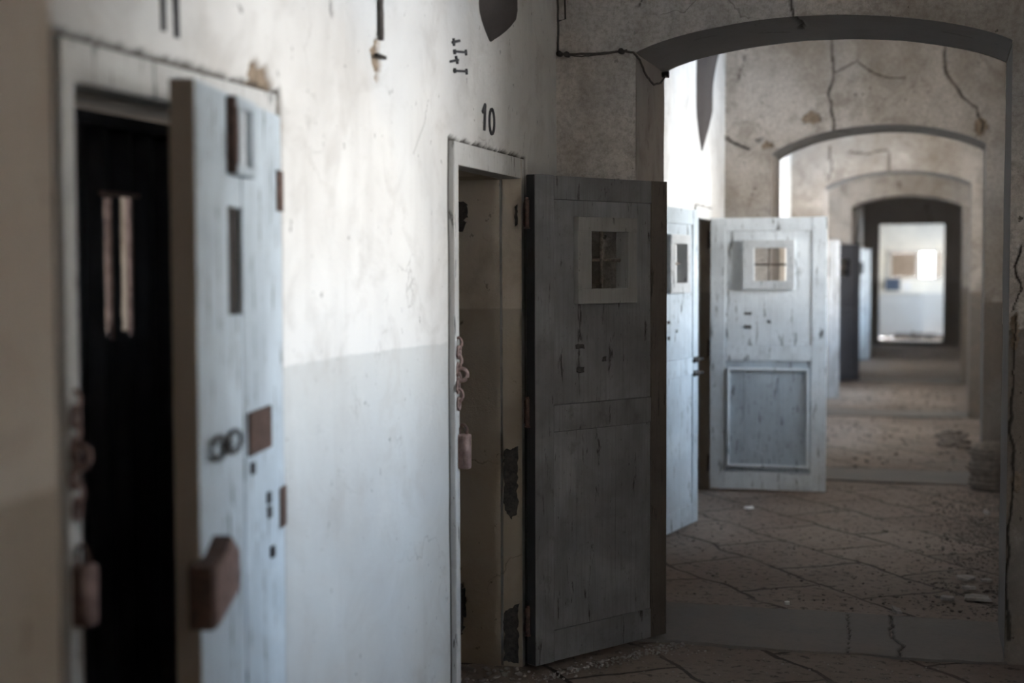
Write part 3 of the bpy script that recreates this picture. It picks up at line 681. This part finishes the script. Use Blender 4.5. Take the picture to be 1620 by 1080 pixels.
# inner iron gate of cell 11, two rusted slots
gt = thing('iron_gate', 'black corrugated iron inner door with two bright upright slots, inside doorway 11', 'gate', (-1.80, 2.46, 0))
bm = bmesh.new(); Wg = .84
SL = [(.374, .412, 1.447, 1.772), (.454, .497, 1.452, 1.775)]
def gx(u): return .010 * math.cos(u / .095 * 2 * PI)
us = sorted(set([round(Wg * i / 120, 5) for i in range(121)] + [v for s_ in SL for v in s_[:2]]))
zs = [.03] + [1.42 + .012 * k for k in range(32)] + [1.94]
vs = {}
def gv(i, k):
    if (i, k) not in vs:
        u = us[i]; z = zs[k]; vs[(i, k)] = bm.verts.new((gx(u), u + (.004 * noise.noise(Vector((u * 40, z * 40, 1))) if 1.4 < z < 1.8 else 0), z))
    return vs[(i, k)]
for i in range(len(us) - 1):
    for k in range(len(zs) - 1):
        um = (us[i] + us[i + 1]) / 2; zm = (zs[k] + zs[k + 1]) / 2
        if any(a < um < b and c + .02 * abs(um - (a + b) / 2) / .02 < zm < d for a, b, c, d in SL): continue
        bm.faces.new((gv(i, k), gv(i + 1, k), gv(i + 1, k + 1), gv(i, k + 1)))
o = finish(bm, 'sheet', M['gate'], gt); md = o.modifiers.new('thickness', 'SOLIDIFY'); md.thickness = .004
boxes('gate_frame', [((-.02, -.004, .02), (.02, .03, 1.955)), ((-.02, .82, .02), (.02, .845, 1.955)), ((-.02, 0, 1.925), (.02, .84, 1.955)), ((-.02, 0, .02), (.02, .84, .05))], M['gate'], gt, bev=.002)
boxes('slot_cap', [((.008, .36, 1.772), (.022, .51, 1.782))], M['rust_pink'], gt, bev=.002)
for a, b, c, d in SL: boxes('slot_edge', [((-.012, b, c), (.006, b + .006, d))], M['rust_pink'], gt, bev=.002, jit=.002)

# chains and lock barrels on the near jambs of doorways 11 and 10
def chain(y, label, z1=1.372, n_=8):
    t = thing('chain', label, 'chain', (XL + .012, y, 0))
    step = .030
    for k in range(n_):
        z = z1 - .02 - k * step
        ax = 'x' if k % 2 else 'y'
        c = (.004 * math.sin(k * 1.3), .004 * math.cos(k * 1.9), z)
        tube('link', ring_pts(c, .0125, .021, ax, 16), .0048, M['rust_pink'], t, 8, True)
    tube('eye_ring', ring_pts((.012, .0, 1.244), .021, .021, 'y', 18), .0075, M['rust_pink'], t, 10, True)
    tube('eye_bolt', [(-.03, -.004, 1.244), (.0, -.004, 1.244)], .008, M['rust'], t)
    return t
chain(4.752, 'rusty chain with an eye ring hanging on the jamb of doorway 10')
chain(2.432, 'blurred rusty chain hanging on the near jamb of the black doorway 11')
def lock(y, label):
    t = thing('padlock', label, 'padlock', (XL + .02, y, .985))
    bm = bmesh.new(); bm_box(bm, (-.026, -.018, -.072), (.028, .018, .05), .008); finish(bm, 'body', M['rust_pink'], t)
    bm = bmesh.new(); tube_bm(bm, [(.018, -.020, -.06), (.018, -.020, .045)], .011, 10); finish(bm, 'barrel', M['rust_pink'], t)
    tube('shackle', [(-.012, 0, .045), (-.012, 0, .07), (-.005, 0, .083), (.006, 0, .083), (.014, 0, .07), (.014, 0, .045)], .006, M['rust'], t)
    boxes('keeper', [((-.035, -.022, -.06), (-.022, .022, .06))], M['rust'], t, bev=.002)
lock(4.775, 'rusty padlock hanging below the chain on the jamb of doorway 10')
lock(2.437, 'blurred rusty padlock on the near jamb of the black doorway 11')

# wires
w = thing('wall_wire', 'old wire strung along the top of the first pier and drooping round its corner', 'wire', (0, 0, 0))
def wig(pts, amp=.003, n_=6):
    out = []
    for i in range(len(pts) - 1):
        a, b = Vector(pts[i]), Vector(pts[i + 1])
        for k in range(n_):
            p = a.lerp(b, k / n_); out.append(p + Vector((noise.noise(p * 40), noise.noise(p * 40 + Vector((9, 0, 0))), noise.noise(p * 40 + Vector((0, 9, 0))))) * amp)
    return out + [Vector(pts[-1])]
tube('cable', wig([(-1.606, 6.12, 3.3), (-1.608, 6.12, 2.778), (-1.606, 6.118, 2.55), (-1.575, 6.112, 2.539), (-1.437, 6.112, 2.535), (-1.326, 6.112, 2.541), (-1.272, 6.112, 2.534), (-1.252, 6.15, 2.505),
                   (-1.25, 6.28, 2.455), (-1.25, 6.45, 2.438), (-1.25, 6.62, 2.465), (-1.25, 6.74, 2.515)]), .0048, M['cable'], w, 8)
tube('cable', wig([(-1.60, 6.115, 2.545), (-1.5, 6.110, 2.525), (-1.4, 6.110, 2.532), (-1.30, 6.110, 2.545)], .004), .003, M['cable'], w, 8)
tube('bracket', [(-1.578, 6.13, 2.80), (-1.575, 6.11, 2.79), (-1.572, 6.11, 2.69), (-1.605, 6.115, 2.683)], .004, M['iron'], w, 8)
for p in ((-1.566, 6.118, 2.538), (-1.326, 6.118, 2.541), (-1.600, 6.118, 2.543)): tube('insulator', [(p[0], p[1] + .02, p[2]), (p[0], p[1] - .012, p[2])], [.011, .013], M['iron'], w, 12)
tube('insulator', [(-1.268, 6.745, 2.52), (-1.235, 6.745, 2.52)], [.013, .016], M['iron'], w, 12)
w2 = thing('wall_cable', 'dark cable running down the white wall to a chipped hole between doorways 11 and 10', 'cable', (0, 0, 0))
tube('cable', wig([(XL + .012, 4.052, 3.4), (XL + .012, 4.053, 2.6), (XL + .012, 4.053, 2.409), (XL + .010, 4.056, 2.29)], .003), .0085, M['cable'], w2, 10)
boxes('clip', [((XL, 4.022, 2.238), (XL + .014, 4.092, 2.248))], M['iron'], w2, bev=.002)
w3 = thing('wall_wire', 'short broken wire stub on the second arch above the pale blue door', 'wire', (0, 0, 0))
tube('cable', wig([(-1.60, 11.235, 2.636), (-1.571, 11.225, 2.604), (-1.438, 11.225, 2.535)], .004), .008, M['cable'], w3, 8)
tube('insulator', [(-1.37, 11.26, 2.60), (-1.33, 11.21, 2.605)], .018, M['flake'], w3, 10)

# ------------------------------------------------------------------ woven basket by the second right-hand pier
bk = thing('woven_basket', 'lumpy woven basket slumped against the foot of the second arch pier', 'basket', (.345, 11.06, 0))
bm = bmesh.new(); rows = []; nr = 44; ns = 40
for j in range(nr + 1):
    t = j / nr; z = .36 * t; r = .125 * (1 + .10 * math.sin(t * PI)) * (1 if t < .82 else math.sqrt(max(0, 1 - ((t - .82) / .182) ** 2)))
    lump = .010 * abs(math.sin(t * 6.5 * PI)) if t < .85 else 0
    rows.append([bm.verts.new(((r + lump + .012 * noise.noise(Vector((math.cos(a) * 2.5, math.sin(a) * 2.5, t * 5))) + .006 * math.cos(a * 12) * (t < .8)) * math.cos(a) + .02 * t,
                               (r + lump) * math.sin(a) * .95, z)) for a in [2 * PI * i / ns for i in range(ns)]])
for j in range(nr):
    for i in range(ns): bm.faces.new((rows[j][i], rows[j][(i + 1) % ns], rows[j + 1][(i + 1) % ns], rows[j + 1][i]))
bm.faces.new(rows[0][::-1]); bm.faces.new(rows[-1]); finish(bm, 'body', M['basket'], bk)
for z, r in ((.055, .147), (.165, .158), (.275, .150)): tube('woven_band', [(r * math.cos(a) + .003, r * math.sin(a) * .95, z + .003 * math.sin(5 * a)) for a in [2 * PI * i / 28 for i in range(28)]], .011, M['basket'], bk, 8, True)

# ------------------------------------------------------------------ fallen plaster and rubble
def shard(name, x, y, sx, sy, h, mat, seed, z=.010, rz=0):
    rnd = random.Random(seed); k = 11; poly = []
    for i in range(k):
        a = 2 * PI * i / k; r = rnd.uniform(.65, 1.05); poly.append((math.cos(a) * r * sx, math.sin(a) * r * sy))
    bm = bmesh.new(); A = [bm.verts.new((p[0], p[1], 0)) for p in poly]; B = [bm.verts.new((p[0] * .93, p[1] * .93, h * rnd.uniform(.8, 1.2))) for p in poly]
    bm.faces.new(A[::-1]); bm.faces.new(B)
    for i in range(k): bm.faces.new((A[i], A[(i + 1) % k], B[(i + 1) % k], B[i]))
    o = finish(bm, name, mat, None, False); o.location = (x, y, z); o.rotation_euler = (rnd.uniform(-.04, .04), rnd.uniform(-.04, .04), rz); return o
FL = [('largest grey plaster flake lying by the foot of the window-side pier', .175, 7.30, .085, .07, 'flake'),
      ('grey plaster flake just beside the largest flake by the window-side pier', .04, 7.26, .05, .045, 'flake'),
      ('grey plaster flake behind the largest flake, farthest of that cluster', .135, 7.76, .06, .05, 'flake'),
      ('small plaster flake between two larger ones near the window-side pier', .148, 7.52, .04, .035, 'flake'),
      ('thin plaster flake touching the pier edge behind the largest flake', .235, 7.72, .035, .04, 'flake'),
      ('flat plaster flake at the back edge of the threshold slab, beside its bigger crack', -.185, 6.87, .065, .02, 'flake'),
      ('white chip on the lit floor below the pale blue door', -1.222, 9.69, .035, .05, 'white'),
      ('tiny pale chip at the back edge of the threshold slab, near its middle', -.685, 6.87, .013, .02, 'white'),
      ('long pale plaster sliver lying in front of the woven basket', .30, 9.92, .09, .02, 'flake'),
      ('cardboard coloured plaster shard leaning in the corner of doorway 10', -1.80, 5.42, .05, .02, 'rubble')]
for i, (lb_, x, y, sx, sy, mm) in enumerate(FL):
    tag(shard('plaster_flake', x, y, sx, sy, .012, M[mm], i + 3, z=.024 if 6.1 < y < 6.88 else .010, rz=i), lb_, 'plaster flake')
def rubble(name, pts, label, cat, mat):
    bm = bmesh.new(); keep = [(f_[1], f_[2], max(f_[3], f_[4]) + .03) for f_ in FL] + [(.345, 11.06, .21)]
    pts = [p for p in pts if all(math.hypot(p[0] - k_[0], p[1] - k_[1]) > k_[2] for k_ in keep)]
    for (x, y, s_, z) in pts:
        r = bmesh.ops.create_icosphere(bm, subdivisions=1, radius=s_); f = [random.uniform(.6, 1.3), random.uniform(.6, 1.3), random.uniform(.35, .8)]; a = random.uniform(0, 6.28)
        for v in r['verts']:
            p = v.co; q_ = Vector((p.x * f[0], p.y * f[1], p.z * f[2])) * random.uniform(.8, 1.2)
            v.co = Vector((q_.x * math.cos(a) - q_.y * math.sin(a) + x, q_.x * math.sin(a) + q_.y * math.cos(a) + y, q_.z + z + s_ * .3))
    return tag(finish(bm, name, mat, None, False), label, cat, None, 'stuff')
pts = []
for _ in range(4200):
    y = random.uniform(6.9, 11.0); x = .60 - abs(random.gauss(0, .30)) * (1.0 if y > 7 else .6)
    if x < -1.5: continue
    if x > .22 and y < 6.9: continue
    pts.append((x, y, random.uniform(.003, .010) * (1.8 if random.random() < .05 else 1), .0))
for _ in range(1000): pts.append((random.uniform(-1.55, .5), random.uniform(6.95, 11.1), random.uniform(.002, .008), .002))
rubble('rubble', pts, 'brown rubble and grit strewn along the floor of the second bay', 'rubble', M['rubble'])
pts = [(-1.50 + .46 * t + random.gauss(0, .03), 5.40 + .72 * t + random.gauss(0, .035), random.uniform(.003, .009), .002) for t in [random.random() for _ in range(260)]]
pts += [(random.uniform(-1.95, -1.55), random.uniform(5.1, 5.52), random.uniform(.003, .016), .0) for _ in range(150)]
pts += [(random.uniform(-1.2, .3), random.uniform(5.2, 6.0), random.uniform(.002, .006), .002) for _ in range(150)]
rubble('grit', pts, 'pale grit along the bottom of the grey cell door and in doorway 10', 'grit', M['flake'])
pts = [(random.uniform(-1.2, .2), random.uniform(12, 21), random.uniform(.004, .02), .0) for _ in range(500)]
pts += [(random.uniform(.0, .25), random.gauss(14.2, .3), random.uniform(.02, .06), .0) for _ in range(60)]
rubble('rubble', pts, 'scattered rubble on the floor of the farther bays', 'rubble', M['rubble'])
pts = [(random.gauss(-.5, .4), min(35.7, random.gauss(35.2, .3)), random.uniform(.03, .1), random.uniform(0, .08)) for _ in range(140)]
rubble('rubble', pts, 'rubble heap on the floor of the bright end room', 'rubble', M['rubble'])
